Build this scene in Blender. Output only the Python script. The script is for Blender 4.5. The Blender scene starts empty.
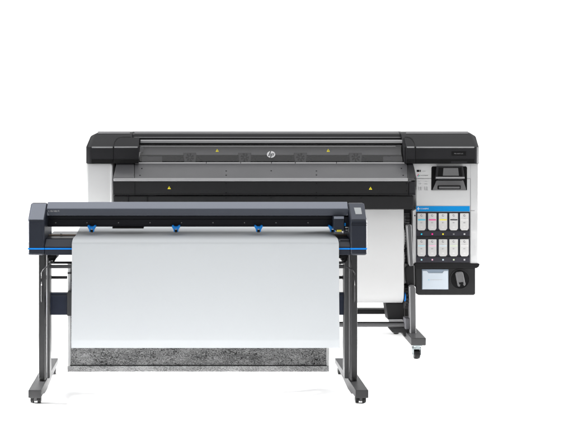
import bpy, bmesh, math, random
from mathutils import Vector, Matrix
random.seed(7)
sc = bpy.context.scene
COL = sc.collection
R = math.radians
# ------------------------------------------------------------------ camera geometry
F, CX, CY, H = 890.0, 200.0, 120.0, 1.57     # focal (px of a 573 px wide picture), principal point, eye height
def X(px, Y): return (px - CX) * Y / F
def Z(py, Y): return H - (py - CY) * Y / F
def onp(px, py, A, B):
    """point of the plane through profile points A, B (Y, z) seen at px, py"""
    k = (py - CY) / F
    a = (H - A[1]) - k * A[0]
    b = -(B[1] - A[1]) - k * (B[0] - A[0])
    t = -a / b
    Y = A[0] + t * (B[0] - A[0]); z = A[1] + t * (B[1] - A[1])
    return Vector(((px - CX) * Y / F, Y, z))
def flat(Y): return ((Y, 0.0), (Y, 2.0))

# ------------------------------------------------------------------ materials
MATS = {}
def mat(name, col, rough=0.5, metal=0.0, spec=0.5, grain=0.0, gscale=400, var=0.0, vscale=6.0, coat=0.0):
    m = bpy.data.materials.new(name); m.use_nodes = True
    nt = m.node_tree; b = nt.nodes['Principled BSDF']
    if name != 'floor_white': col = tuple(c * 0.85 for c in col)
    b.inputs['Base Color'].default_value = (*col, 1)
    b.inputs['Roughness'].default_value = rough
    b.inputs['Metallic'].default_value = metal
    b.inputs['Specular IOR Level'].default_value = spec
    b.inputs['Coat Weight'].default_value = coat
    tc = nt.nodes.new('ShaderNodeTexCoord')
    if grain > 0:
        n = nt.nodes.new('ShaderNodeTexNoise'); n.inputs['Scale'].default_value = gscale
        n.inputs['Detail'].default_value = 3
        bp = nt.nodes.new('ShaderNodeBump'); bp.inputs['Strength'].default_value = grain
        bp.inputs['Distance'].default_value = 0.002
        nt.links.new(tc.outputs['Object'], n.inputs['Vector'])
        nt.links.new(n.outputs['Fac'], bp.inputs['Height'])
        nt.links.new(bp.outputs['Normal'], b.inputs['Normal'])
    if var > 0:
        n2 = nt.nodes.new('ShaderNodeTexNoise'); n2.inputs['Scale'].default_value = vscale
        n2.inputs['Detail'].default_value = 5
        mr = nt.nodes.new('ShaderNodeMapRange')
        mr.inputs['To Min'].default_value = max(0.02, rough - var); mr.inputs['To Max'].default_value = min(1, rough + var)
        nt.links.new(tc.outputs['Object'], n2.inputs['Vector'])
        nt.links.new(n2.outputs['Fac'], mr.inputs['Value'])
        nt.links.new(mr.outputs['Result'], b.inputs['Roughness'])
    MATS[name] = m
    return m
def s2l(v):
    v /= 255.0
    return v / 12.92 if v <= 0.04045 else ((v + 0.055) / 1.055) ** 2.4
def rgb(r, g, b): return (s2l(r), s2l(g), s2l(b))

mat('floor_white', (0.86, 0.86, 0.86), 0.9, spec=0.0, var=0.05)
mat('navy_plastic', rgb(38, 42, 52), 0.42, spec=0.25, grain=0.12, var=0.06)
mat('navy_top_lit', rgb(126, 131, 143), 0.42, spec=0.4, grain=0.12, var=0.06)  # navy plastic lightened: overhead sheen on the top faces put into the colour
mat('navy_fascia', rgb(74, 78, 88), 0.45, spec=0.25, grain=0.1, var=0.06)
mat('navy_panel', rgb(30, 36, 52), 0.4, spec=0.2, grain=0.06, var=0.06)
mat('rail_black', rgb(16, 19, 29), 0.38, spec=0.25, grain=0.05, var=0.06)
mat('platen_grey', rgb(46, 50, 60), 0.35, spec=0.3, grain=0.05, var=0.08)
mat('apron_grey', rgb(52, 55, 64), 0.4, spec=0.3, grain=0.08, var=0.06)
mat('beige_strip', rgb(150, 132, 118), 0.5)
mat('blue_stripe', (0.0, 0.27, 0.90), 0.4, spec=0.3)
mat('blue_lever', (0.0, 0.25, 0.78), 0.35, spec=0.4)
mat('black_plastic', rgb(16, 16, 17), 0.5, spec=0.15, grain=0.08, var=0.08)
mat('dark_plastic', rgb(27, 27, 28), 0.5, spec=0.18, grain=0.1, var=0.08)
mat('hood_plastic', rgb(38, 38, 40), 0.5, spec=0.12, grain=0.12, var=0.06)
mat('hood_side', rgb(74, 74, 75), 0.42, spec=0.35, grain=0.12, var=0.06)
mat('hood_strip', rgb(62, 62, 65), 0.4, spec=0.25, grain=0.05, var=0.06)
mat('table_grey', rgb(66, 66, 69), 0.42, spec=0.3, grain=0.05, var=0.08)
mat('silver_trim', (0.30, 0.30, 0.305), 0.5, metal=0.15, spec=0.4, var=0.06)
mat('steel', (0.55, 0.57, 0.58), 0.25, metal=1.0, var=0.08)
mat('arm_metal', (0.062, 0.062, 0.064), 0.42, metal=0.25, spec=0.4, var=0.08)
mat('post_grey', rgb(72, 72, 73), 0.42, metal=0.1, spec=0.3, grain=0.06, var=0.08)
mat('post_dark', rgb(45, 45, 46), 0.42, spec=0.3, grain=0.06, var=0.08)
mat('shelf_grey', rgb(98, 98, 99), 0.42, spec=0.3, grain=0.06, var=0.08)
mat('post_light', rgb(135, 135, 136), 0.4, metal=0.3, spec=0.4, var=0.08)
mat('foot_grey', rgb(37, 37, 38), 0.45, spec=0.3, grain=0.08, var=0.08)
mat('rubber', rgb(26, 26, 26), 0.65, spec=0.2)
mat('cabinet_white', (0.495, 0.497, 0.499), 0.5, spec=0.25, grain=0.04, var=0.05)
mat('cartridge_white', (0.46, 0.455, 0.45), 0.45, spec=0.3, grain=0.04, var=0.05)
mat('cartridge_bay', rgb(42, 41, 48), 0.5, spec=0.2, grain=0.05, var=0.05)
mat('grey_mark', rgb(110, 110, 112), 0.5)
mat('pale_mark', rgb(172, 172, 174), 0.5)
mat('white_mark', rgb(215, 215, 216), 0.5)
mat('black_mark', rgb(10, 10, 11), 0.5, spec=0.1)
mat('sky_blue', (0.0, 0.20, 0.50), 0.4, spec=0.2)
mat('cyan', (0.005, 0.45, 0.62), 0.45)
mat('magenta', (0.70, 0.005, 0.22), 0.45)
mat('yellow', (0.72, 0.60, 0.01), 0.45)
mat('warning_yellow', (0.80, 0.68, 0.02), 0.45)
mat('light_cyan', rgb(160, 204, 213), 0.45)
mat('light_magenta', rgb(224, 172, 196), 0.45)
mat('pale_blue', rgb(186, 202, 210), 0.45)
mat('pale_green', rgb(190, 202, 176), 0.45)
mat('plain_grey', rgb(198, 197, 196), 0.45)
mat('lamp_red', (0.6, 0.03, 0.06), 0.4); mat('lamp_green', (0.03, 0.4, 0.12), 0.4)
mat('service_panel', (0.44, 0.49, 0.54), 0.4, spec=0.3, grain=0.03, var=0.05)
mat('service_notch', rgb(112, 126, 140), 0.4)
mat('screen_grey', rgb(70, 70, 72), 0.12, spec=0.6)
mat('lcd_pale', rgb(168, 172, 174), 0.2, spec=0.5)
mat('knob_grey', rgb(82, 82, 83), 0.4, spec=0.4, grain=0.06)
mat('fan_grey', rgb(135, 135, 135), 0.5, spec=0.25)
mat('interior_grey', rgb(200, 200, 200), 0.5, spec=0.3, var=0.06)
mat('caster_steel', (0.19, 0.215, 0.22), 0.35, metal=0.9, var=0.08)
mat('interior_dark', rgb(44, 44, 44), 0.5, spec=0.2, var=0.06)
mat('paper_white', (0.60, 0.625, 0.645), 0.55, spec=0.2, grain=0.03, gscale=60)
mat('media_white', (0.385, 0.385, 0.385), 0.55, spec=0.2, grain=0.03, gscale=60)
mat('emblem_silver', (0.56, 0.56, 0.57), 0.35, metal=0.5)
mat('hub_blue', (0.0, 0.07, 0.24), 0.5, spec=0.2)
mat('hem_grey', rgb(190, 190, 190), 0.8, spec=0.1, grain=0.6, gscale=250)

# mottled grey mesh of the catch basket
def fabric(name, c0, c1, sx=1.0):
    m = bpy.data.materials.new(name); m.use_nodes = True
    nt = m.node_tree; b = nt.nodes['Principled BSDF']; L = nt.links
    b.inputs['Roughness'].default_value = 0.85; b.inputs['Specular IOR Level'].default_value = 0.1
    tc = nt.nodes.new('ShaderNodeTexCoord'); mp = nt.nodes.new('ShaderNodeMapping')
    mp.inputs['Scale'].default_value = (sx, 1, 1)
    L.new(tc.outputs['Object'], mp.inputs['Vector'])
    n = nt.nodes.new('ShaderNodeTexNoise'); n.inputs['Scale'].default_value = 115; n.inputs['Detail'].default_value = 4
    n.inputs['Distortion'].default_value = 3.0
    n2 = nt.nodes.new('ShaderNodeTexNoise'); n2.inputs['Scale'].default_value = 16; n2.inputs['Detail'].default_value = 4
    w = nt.nodes.new('ShaderNodeTexWave'); w.bands_direction = 'DIAGONAL'; w.inputs['Scale'].default_value = 44
    w.inputs['Distortion'].default_value = 26; w.inputs['Detail'].default_value = 3; w.inputs['Detail Scale'].default_value = 0.8
    for q in (n, n2, w): L.new(mp.outputs['Vector'], q.inputs['Vector'])
    a = nt.nodes.new('ShaderNodeMath'); a.operation = 'ADD'
    mu = nt.nodes.new('ShaderNodeMath'); mu.operation = 'MULTIPLY'; mu.inputs[1].default_value = 0.22
    L.new(w.outputs['Fac'], mu.inputs[0])
    L.new(n.outputs['Fac'], a.inputs[0]); L.new(mu.outputs[0], a.inputs[1])
    a2 = nt.nodes.new('ShaderNodeMath'); a2.operation = 'ADD'
    m2 = nt.nodes.new('ShaderNodeMath'); m2.operation = 'MULTIPLY_ADD'; m2.inputs[1].default_value = 0.5; m2.inputs[2].default_value = 0.25
    L.new(n2.outputs['Fac'], m2.inputs[0])
    L.new(a.outputs[0], a2.inputs[0]); L.new(m2.outputs[0], a2.inputs[1])
    cr = nt.nodes.new('ShaderNodeValToRGB')
    cr.color_ramp.elements[0].position = 0.88; cr.color_ramp.elements[0].color = (*c0, 1)
    cr.color_ramp.elements[1].position = 1.42; cr.color_ramp.elements[1].color = (*c1, 1)
    mr = nt.nodes.new('ShaderNodeMapRange'); mr.inputs['From Min'].default_value = 0.85; mr.inputs['From Max'].default_value = 1.4
    L.new(a2.outputs[0], mr.inputs['Value']); L.new(mr.outputs['Result'], cr.inputs['Fac'])
    cr.color_ramp.elements[0].position = 0.05; cr.color_ramp.elements[1].position = 0.95
    L.new(cr.outputs['Color'], b.inputs['Base Color'])
    bp = nt.nodes.new('ShaderNodeBump'); bp.inputs['Strength'].default_value = 0.5; bp.inputs['Distance'].default_value = 0.003
    L.new(n.outputs['Fac'], bp.inputs['Height']); L.new(bp.outputs['Normal'], b.inputs['Normal'])
    MATS[name] = m
fabric('mesh_fabric', rgb(14, 14, 14), rgb(150, 150, 150), 0.5)
fabric('hem_fabric', rgb(95, 95, 95), rgb(185, 185, 185), 0.5)

# tinted window of the printer hood
m = bpy.data.materials.new('tinted_window'); m.use_nodes = True
nt = m.node_tree; nt.nodes.remove(nt.nodes['Principled BSDF'])
tr = nt.nodes.new('ShaderNodeBsdfTransparent'); tr.inputs['Color'].default_value = (0.74, 0.74, 0.75, 1)
gl = nt.nodes.new('ShaderNodeBsdfGlossy'); gl.inputs['Roughness'].default_value = 0.08
fr = nt.nodes.new('ShaderNodeFresnel'); fr.inputs['IOR'].default_value = 1.4
mx = nt.nodes.new('ShaderNodeMixShader')
nt.links.new(fr.outputs[0], mx.inputs[0]); nt.links.new(tr.outputs[0], mx.inputs[1]); nt.links.new(gl.outputs[0], mx.inputs[2])
nt.links.new(mx.outputs[0], nt.nodes['Material Output'].inputs['Surface'])
MATS['tinted_window'] = m

# ------------------------------------------------------------------ mesh builder
class MB:
    def __init__(s): s.bm = bmesh.new()
    def merge(s, t, bev=0, seg=2, edges=None):
        bmesh.ops.recalc_face_normals(t, faces=t.faces[:])
        if bev > 0:
            es = edges if edges is not None else [e for e in t.edges if e.is_manifold and e.calc_face_angle(0) > R(20)]
            bmesh.ops.bevel(t, geom=es, offset=bev, segments=seg, profile=0.5, affect='EDGES', clamp_overlap=True)
        me = bpy.data.meshes.new('tmp'); t.to_mesh(me); t.free()
        s.bm.from_mesh(me); bpy.data.meshes.remove(me)
        return s
    def loop(s, ptsA, ptsB, bev=0, seg=2, edgesel=None):
        """solid between two matching polygons"""
        t = bmesh.new(); n = len(ptsA)
        a = [t.verts.new(p) for p in ptsA]; b = [t.verts.new(p) for p in ptsB]
        t.faces.new(a); t.faces.new(b[::-1])
        for i in range(n):
            j = (i + 1) % n
            t.faces.new((a[i], a[j], b[j], b[i]))
        ed = [e for e in t.edges if edgesel(e)] if edgesel else None
        return s.merge(t, bev, seg, ed)
    def box(s, x0, x1, y0, y1, z0, z1, bev=0.0, seg=2, edgesel=None):
        A = [(x0, y0, z0), (x1, y0, z0), (x1, y0, z1), (x0, y0, z1)]
        return s.loop(A, [(p[0], y1, p[2]) for p in A], bev, seg, edgesel)
    def pbox(s, px0, px1, py0, py1, Y, depth, bev=0.0, seg=2, edgesel=None):
        return s.box(X(px0, Y), X(px1, Y), Y, Y + depth, Z(py1, Y), Z(py0, Y), bev, seg, edgesel)
    def prism(s, prof, x0, x1, bev=0.0, seg=2, edgesel=None):
        return s.loop([(x0, y, z) for y, z in prof], [(x1, y, z) for y, z in prof], bev, seg, edgesel)
    def plate(s, pts, A, B, d0, d1, bev=0.0, seg=2):
        """picture-shaped polygon lying on the plane A-B, from d0 to d1 along its outward normal"""
        uY, uz = B[0] - A[0], B[1] - A[1]
        n = Vector((0, -uz, uY)); n.normalize()
        if n.y > 0: n = -n
        P = [onp(px, py, A, B) for px, py in pts]
        return s.loop([p + n * d1 for p in P], [p + n * d0 for p in P], bev, seg)
    def rect(s, px0, px1, py0, py1, A, B, d0, d1, bev=0.0, seg=2):
        return s.plate([(px0, py0), (px1, py0), (px1, py1), (px0, py1)], A, B, d0, d1, bev, seg)
    def cyl(s, p0, p1, r, seg=24, r1=None, bev=0.0):
        p0 = Vector(p0); p1 = Vector(p1); d = p1 - p0
        q = Vector((0, 0, 1)).rotation_difference(d.normalized())
        r1 = r if r1 is None else r1
        a = []; b = []
        for i in range(seg):
            t = 2 * math.pi * i / seg
            c = Vector((math.cos(t), math.sin(t), 0))
            a.append(p0 + q @ (c * r)); b.append(p1 + q @ (c * r1))
        return s.loop(a, b, bev, 2, (lambda e: abs((e.verts[0].co - e.verts[1].co).normalized().dot(d.normalized())) < 0.5) if bev else None)
    def gear(s, p0, p1, r0, r1, teeth):
        p0 = Vector(p0); p1 = Vector(p1); a = []; b = []
        for i in range(teeth * 4):
            t = 2 * math.pi * i / (teeth * 4)
            r = r1 if i % 4 < 2 else r0
            c = Vector((0, math.cos(t) * r, math.sin(t) * r))
            a.append(p0 + c); b.append(p1 + c)
        return s.loop(a, b)
    def tube(s, path, r, seg=12):
        t = bmesh.new(); rings = []
        path = [Vector(p) for p in path]
        for i, p in enumerate(path):
            d = (path[min(i + 1, len(path) - 1)] - path[max(i - 1, 0)]).normalized()
            q = Vector((0, 0, 1)).rotation_difference(d)
            rings.append([t.verts.new(p + q @ Vector((math.cos(2 * math.pi * k / seg) * r, math.sin(2 * math.pi * k / seg) * r, 0))) for k in range(seg)])
        for i in range(len(rings) - 1):
            for k in range(seg):
                t.faces.new((rings[i][k], rings[i][(k + 1) % seg], rings[i + 1][(k + 1) % seg], rings[i + 1][k]))
        t.faces.new(rings[0][::-1]); t.faces.new(rings[-1])
        return s.merge(t)
    def strip(s, prof, xs, thick):
        """sheet: profile (Y,z) swept across xs(i)->(x0,x1); has thickness"""
        t = bmesh.new(); n = len(prof); nx = 24; grid = []
        off = []
        for i in range(n):
            a = Vector(prof[max(i - 1, 0)]); b = Vector(prof[min(i + 1, n - 1)]); d = (b - a).normalized()
            off.append(Vector((-d.y, d.x)))
        for side in (0, 1):
            g = []
            for i in range(n):
                x0, x1 = xs(i / (n - 1)); o = off[i] * thick * side
                g.append([t.verts.new((x0 + (x1 - x0) * k / nx, prof[i][0] + o.x, prof[i][1] + o.y)) for k in range(nx + 1)])
            grid.append(g)
        for side in (0, 1):
            g = grid[side]
            for i in range(n - 1):
                for k in range(nx):
                    t.faces.new((g[i][k], g[i][k + 1], g[i + 1][k + 1], g[i + 1][k]))
        for i in range(n - 1):
            for k in (0, nx):
                t.faces.new((grid[0][i][k], grid[0][i + 1][k], grid[1][i + 1][k], grid[1][i][k]))
        for i in (0, n - 1):
            for k in range(nx):
                t.faces.new((grid[0][i][k], grid[0][i][k + 1], grid[1][i][k + 1], grid[1][i][k]))
        return s.merge(t)
    def build(s, name, material, parent=None, label=None):
        me = bpy.data.meshes.new(name)
        off = wloc(parent) if parent else Vector((0, 0, 0))
        bmesh.ops.translate(s.bm, vec=-off, verts=s.bm.verts[:])
        s.bm.to_mesh(me); s.bm.free()
        me.polygons.foreach_set('use_smooth', [True] * len(me.polygons))
        me.set_sharp_from_angle(angle=R(32))
        me.materials.append(MATS[material])
        o = bpy.data.objects.new(name, me); COL.objects.link(o)
        wn = o.modifiers.new('weighted_normals', 'WEIGHTED_NORMAL'); wn.keep_sharp = True; wn.weight = 100
        if parent: o.parent = parent
        if label: o['label'] = label
        return o
def wloc(o):
    v = Vector((0, 0, 0))
    while o: v += o.location; o = o.parent
    return v
def thing(name, label, cat, loc, group=None):
    o = bpy.data.objects.new(name, None); COL.objects.link(o)
    o.location = loc; o.empty_display_size = 0.1
    o['label'] = label; o['category'] = cat
    if group: o['group'] = group
    return o
def tag(o, label, cat, group=None):
    o['label'] = label; o['category'] = cat
    if group: o['group'] = group
def copy_tree(o, parent=None):
    c = o.copy(); COL.objects.link(c); c.parent = parent
    for ch in list(o.children): copy_tree(ch, c)
    return c
def lettering(px0, px1, py0, py1, A, B, d, cw=0.75, seed=1):
    """a line of tiny capitals, too small in the photo to be read"""
    rr = random.Random(seed); mb = MB(); x = px0
    h = py1 - py0
    while x < px1 - cw * 0.8:
        w = cw * rr.uniform(0.75, 1.0); k = rr.randrange(5)
        s = cw * 0.26
        if k != 3: mb.rect(x, x + s, py0, py1, A, B, d - 0.001, d)
        if k in (0, 2): mb.rect(x + s, x + w, py0, py0 + h * .25, A, B, d - 0.001, d)
        if k in (0, 1, 4): mb.rect(x + s, x + w, py1 - h * .25, py1, A, B, d - 0.001, d)
        if k in (2, 4): mb.rect(x + s, x + w, py0 + h * .4, py0 + h * .62, A, B, d - 0.001, d)
        if k == 3: mb.rect(x + w * .4, x + w * .4 + s, py0, py1, A, B, d - 0.001, d)
        if k == 1: mb.rect(x + w - s, x + w, py0, py1 - h * .25, A, B, d - 0.001, d)
        x += cw * 1.18
        if rr.random() < 0.14: x += cw * 0.7
    return mb

# ------------------------------------------------------------------ setting: white studio sweep
mb = MB(); t = bmesh.new()
prof = [(-14, 0.0), (8.4, 0.0)]
for i in range(1, 13):
    a = math.pi / 2 * i / 12
    prof.append((8.4 + 2.0 * math.sin(a), 2.0 - 2.0 * math.cos(a)))
prof.append((10.4, 7.0))
rows = [[t.verts.new((x, y, z)) for x in (-14, 14)] for y, z in prof]
for i in range(len(rows) - 1): t.faces.new((rows[i][0], rows[i][1], rows[i + 1][1], rows[i + 1][0]))
mb.merge(t)
floor = mb.build('floor', 'floor_white'); floor['kind'] = 'structure'

# ================================================================== CUTTING PLOTTER
cut = thing('cutting_plotter', 'dark navy vinyl cutting plotter on two wheeled legs, standing in front of the large printer', 'cutting plotter', (X(198, 5.2), 5.2, 0))
FY = 4.99                      # front plane of the end caps
RY = 5.09                      # rear of the slanted cap tops
def cap(pxo, pxi, outer):      # outer: -1 left, +1 right
    xo, xi = X(pxo, FY), X(pxi, FY)
    prof = [(FY, Z(255.5, FY)), (FY, Z(220.5, FY)), (RY, Z(202.6, RY)), (RY + .03, Z(202.6, RY) - .004), (5.26, 1.02), (5.26, Z(255.5, FY))]
    m_ = MB()
    m_.prism(prof, min(xo, xi), max(xo, xi), 0.014, 4)
    return m_
cl = cap(27.3, 44.2, -1).build('end_cap', 'navy_plastic', cut)
A_, B_ = (FY, Z(220.5, FY)), (RY, Z(202.6, RY))
MB().plate([(29.0, 219.6), (43.4, 219.6), (46.3, 203.7), (32.2, 203.7)], A_, B_, -.002, .0022, .001).build('top_panel', 'navy_top_lit', cl)
MB().rect(27.8, 44.25, 248.0, 249.5, *flat(FY), -.002, .0015).build('accent_stripe', 'blue_stripe', cl)
cr_ = cap(350.6, 367.5, 1).build('end_cap', 'navy_plastic', cut)
tp = MB().plate([(351.7, 219.4), (366.3, 219.4), (364.1, 203.7), (349.2, 203.7)], A_, B_, -.002, .0022, .001).build('control_panel', 'navy_fascia', cr_)
MB().plate([(355.6, 214.6), (362.0, 214.6), (360.8, 208.0), (353.8, 208.0)], A_, B_, .001, .004, .001).build('display', 'lcd_pale', tp)
MB().rect(350.55, 367.0, 248.0, 249.5, *flat(FY), -.002, .0015).build('accent_stripe', 'blue_stripe', cr_)
g = MB()
for y in (223.0, 224.9): g.rect(351.2, 366.9, y, y + .5, *flat(FY), -.002, .0012)
g.build('groove', 'rail_black', cr_)

x0, x1 = X(44.4, FY) , X(350.4, FY)
# top cover and fascia
ty = [(5.10, Z(201.9, 5.10)), (5.065, Z(208.4, 5.065)), (5.07, Z(215.6, 5.07)), (5.13, Z(215.0, 5.13)), (5.26, 1.01), (5.26, 1.03), (5.13, Z(201.9, 5.10) - .004)]
cover = MB().prism(ty, x0, x1, .003).build('top_cover', 'navy_top_lit', cut)
fa, fb = (5.07, Z(215.6, 5.07)), (5.065, Z(208.4, 5.065))
fas = MB().plate([(46.0, 209.0), (349.4, 209.0), (346.5, 215.3), (49.5, 215.3)], fa, fb, -.004, .0025, .001).build('fascia', 'navy_fascia', cover)
lettering(48.6, 60, 210.2, 211.7, fa, fb, .0033, .78, 3).build('lettering', 'pale_mark', fas)
# carriage rail
RA = 5.125
rail = MB().pbox(45, 350, 216, 226.8, RA, .10, .003)
rail.pbox(45.2, 349.8, 219.4, 220.2, RA - .006, .01, .002)
rail.pbox(45.2, 349.8, 225.4, 226.4, RA - .006, .01, .002)
rail = rail.build('carriage_rail', 'rail_black', cut)
for px in (55.8, 87, 118.5, 150, 181.5, 213, 244.5, 276, 308):
    c = Vector((X(px, RA), RA, Z(222.7, RA)))
    MB().cyl(c + Vector((0, .002, 0)), c - Vector((0, .003, 0)), .0032, 12).build('screw', 'post_light', rail)
MB().pbox(112.3, 143.6, 226.9, 228.6, RA - .01, .05, .002).build('guide_block', 'black_plastic', rail)
# platen, apron
pz = Z(238.3, 5.03)
pl = MB().prism([(5.03, pz), (5.20, pz + .001), (5.20, pz - .05), (5.03, pz - .05)], x0, x1, .002)
pl = pl.build('platen', 'rail_black', cut)
MB().prism([(5.155, pz + .0012), (5.30, pz + .006), (5.30, pz - .05), (5.155, pz - .05)], x0, x1, .003).build('platen_rear', 'platen_grey', pl)
MB().prism([(5.142, pz + .001), (5.152, pz + .001), (5.152, pz + .008), (5.142, pz + .008)], X(47, 5.15), X(349, 5.15), .001).build('cutting_strip', 'beige_strip', pl)
c = Vector((X(61.5, 5.15), 5.146, pz + .008))
MB().cyl(c, c + Vector((0, 0, .006)), .006, 14).build('screw', 'steel', pl)
apr = MB().prism([(5.028, Z(238.6, 5.028)), (4.998, Z(247.2, 4.998)), (4.998, Z(255.0, 4.998)), (5.20, Z(255.0, 4.998)), (5.20, pz - .052), (5.028, pz - .052)], x0, x1, .003)
apr = apr.build('apron', 'navy_plastic', cut)
aA, aB = (4.998, Z(247.2, 4.998)), (5.028, Z(238.6, 5.028))
MB().plate([(46.5, 239.3), (349.0, 239.3), (350.3, 246.8), (44.6, 246.8)], aA, aB, -.003, .002, .001).build('apron_plate', 'apron_grey', apr)
MB().rect(44.6, 350.2, 248.05, 249.45, *flat(4.998), -.002, .0015).build('accent_stripe', 'blue_stripe', apr)
# pinch rollers with blue levers
def pinch(px):
    Y = 5.085
    x = X(px, Y)
    lev = MB()
    for s in (-1, 1):
        lev.pbox(px + s * 3.2 - .95, px + s * 3.2 + .95, 225.4, 227.6, Y, .035, .003)
        lev.loop([(X(px + s * 4.2, Y), Y, Z(226.8, Y)), (X(px + s * 1.6, Y), Y, Z(226.0, Y)), (X(px + s * 0.5, Y), Y, Z(229.2, Y)), (X(px + s * 2.4, Y), Y, Z(230.2, Y))],
                 [(X(px + s * 4.2, Y), Y + .03, Z(226.8, Y)), (X(px + s * 1.6, Y), Y + .03, Z(226.0, Y)), (X(px + s * 0.5, Y), Y + .03, Z(229.2, Y)), (X(px + s * 2.4, Y), Y + .03, Z(230.2, Y))], .002)
        lev.pbox(px + s * 1.9 - .55, px + s * 1.9 + .55, 229.6, 232.0, Y, .02, .002)
    lev.pbox(px - 1.8, px + 1.8, 226.6, 229.0, Y + .004, .03, .003)
    l = lev.build('pinch_lever', 'blue_lever', cut)
    MB().cyl((x - .0075, Y + .012, Z(231.2, Y)), (x + .0075, Y + .012, Z(231.2, Y)), .008, 18).build('pinch_roller', 'rubber', l)
for px in (91.6, 176.0, 258.6, 332.8): pinch(px)
# cutting carriage
KY = 5.035
car = MB().plate([(333.6, 216.3), (344.3, 216.3), (344.3, 231.2), (336.0, 231.2), (333.6, 228.5)], *flat(KY), -.085, 0, .004, 3).build('cutting_carriage', 'navy_plastic', cut)
MB().pbox(334.0, 344.0, 216.6, 218.9, KY - .003, .01, .002).build('carriage_cap', 'navy_top_lit', car)
MB().pbox(336.9, 341.7, 229.9, 231.9, KY - .004, .01, .001).build('yellow_label', 'warning_yellow', car)
gk = MB()
for q in (338.0, 339.7, 341.0): gk.pbox(q, q + .35, 230.4, 231.6, KY - .005, .003)
gk.build('lettering', 'grey_mark', car)
MB().pbox(344.4, 349.5, 217, 231.5, KY + .035, .03, .003).build('tool_holder', 'rail_black', car)
c = Vector((X(345.6, KY), KY + .02, 0))
MB().cyl((c.x, c.y, Z(226.3, KY)), (c.x, c.y, Z(223.4, KY)), .0045, 12).build('blade_tip', 'blue_lever', car)
MB().pbox(349.0, 350.2, 221.8, 224.2, KY + .02, .02, .001).build('yellow_tab', 'warning_yellow', car)
sm = MB().pbox(345.2, 349.0, 226.8, 228.0, KY + .02, .02, .001); sm.pbox(348.4, 350.3, 227.4, 232.0, KY + .02, .02, .002); sm.pbox(345.6, 348.6, 229.6, 230.4, KY + .02, .02, .001)
sm.build('metal_clip', 'steel', car)
MB().pbox(339.2, 349.6, 240.2, 240.8, 5.012, .003).build('seam', 'rail_black', apr)
MB().pbox(339.4, 340.1, 240.4, 241.2, 5.008, .003).build('screw', 'post_light', apr)

# stand
HZ = Z(255.5, FY)              # underside of the head
FOOT_TOP = Z(390, 4.90)
def leg(pxf0, pxf1, pxr0, pxr1, s):
    Yf, Yr = 5.07, 5.26
    lg = MB().box(X(pxf0, Yf), X(pxf1, Yf), Yf, Yf + .05, FOOT_TOP - .003, HZ + .02, .004)
    lg = lg.build('leg', 'post_dark', cut)
    # inner facing plate, lighter
    MB().box(X(pxr0, Yf), X(pxr1, Yf), Yf + .06, Yf + .12, FOOT_TOP - .003, HZ + .02, .003).build('inner_post', 'post_grey', lg)
    xr = X((pxr0 + pxr1) / 2, Yr)
    MB().box(xr - .018, xr + .018, Yr - .03, Yr + .02, FOOT_TOP - .003, HZ + .03, .006, 3).build('rear_post', 'post_light', lg)
    # cable loop along the leg
    xc = X((pxf0 + pxf1) / 2, Yf) 
    xi = X(pxr1 if s < 0 else pxr0, Yf)
    pth = [(xi, Yf - .006, Z(266.5, Yf)), (xi + s * .012, Yf - .007, Z(267.2, Yf)), (xc + .3 * (xi - xc), Yf - .008, Z(269.5, Yf)), (xc, Yf - .008, Z(273, Yf)), (xc - s * .001, Yf - .008, Z(285, Yf)), (xc, Yf - .006, Z(300, Yf)), (xc, Yf + .002, Z(302, Yf))]
    MB().tube(pth, .0035, 10).build('cable', 'post_dark', lg)
    MB().box(xc - .012, xc + .012, Yf - .006, Yf + .01, FOOT_TOP - .002, FOOT_TOP + .018, .003).build('leg_socket', 'rubber', lg)
    return lg
leg(38.6, 44.8, 44.9, 48.0, -1)
leg(351.2, 357.4, 346.2, 351.0, 1)

def foot_bm(xf, xr, w):        # centre x at the front and at the rear
    Y0, Y1 = 4.90, 5.56
    mb = MB()
    prof = [(Y0, .0385), (Y0, FOOT_TOP), (Y1, FOOT_TOP), (Y1, .050), (5.36, .046), (5.20, .028), (5.06, .030), (4.99, .0385)]
    prof = [(Y0, .0385), (Y0, FOOT_TOP), (Y1, FOOT_TOP), (Y1, .052), (5.40, .046), (5.13, .020), (5.03, .024), (4.98, .0385)]
    def cx(Y): return xf + (xr - xf) * (Y - Y0) / (Y1 - Y0)
    mb.loop([(cx(y) - w / 2, y, z) for y, z in prof], [(cx(y) + w / 2, y, z) for y, z in prof], .003)
    return mb
def make_caster(x, y, parent):
    c = MB()
    c.cyl((x, y, .036), (x, y, .060), .010, 14)
    c.box(x - .0095, x + .0095, y - .020, y + .020, .012, .041, .004)
    c = c.build('caster', 'post_dark', parent)
    for s in (-1, 1):
        MB().cyl((x + s * .010, y, .0215), (x + s * .029, y, .0215), .0215, 24, None, .004).build('wheel', 'rubber', c)
    return c
feet = []
cast0 = None
for (xf, xr, nm) in ((X(34.6, 4.9), X(52.6, 5.56), 0), (X(362.0, 4.9), X(340.6, 5.56), 1)):
    f = foot_bm(xf, xr, .072).build('foot', 'foot_grey', cut)
    for (yy, k) in ((4.945, .07), (5.50, .91)):
        xx = xf + (xr - xf) * k
        if cast0 is None:
            cast0 = make_caster(xx, yy, f); c0 = (xx, yy)
        else:
            c = copy_tree(cast0, f); c.location = (xx - c0[0], yy - c0[1], 0)
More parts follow.
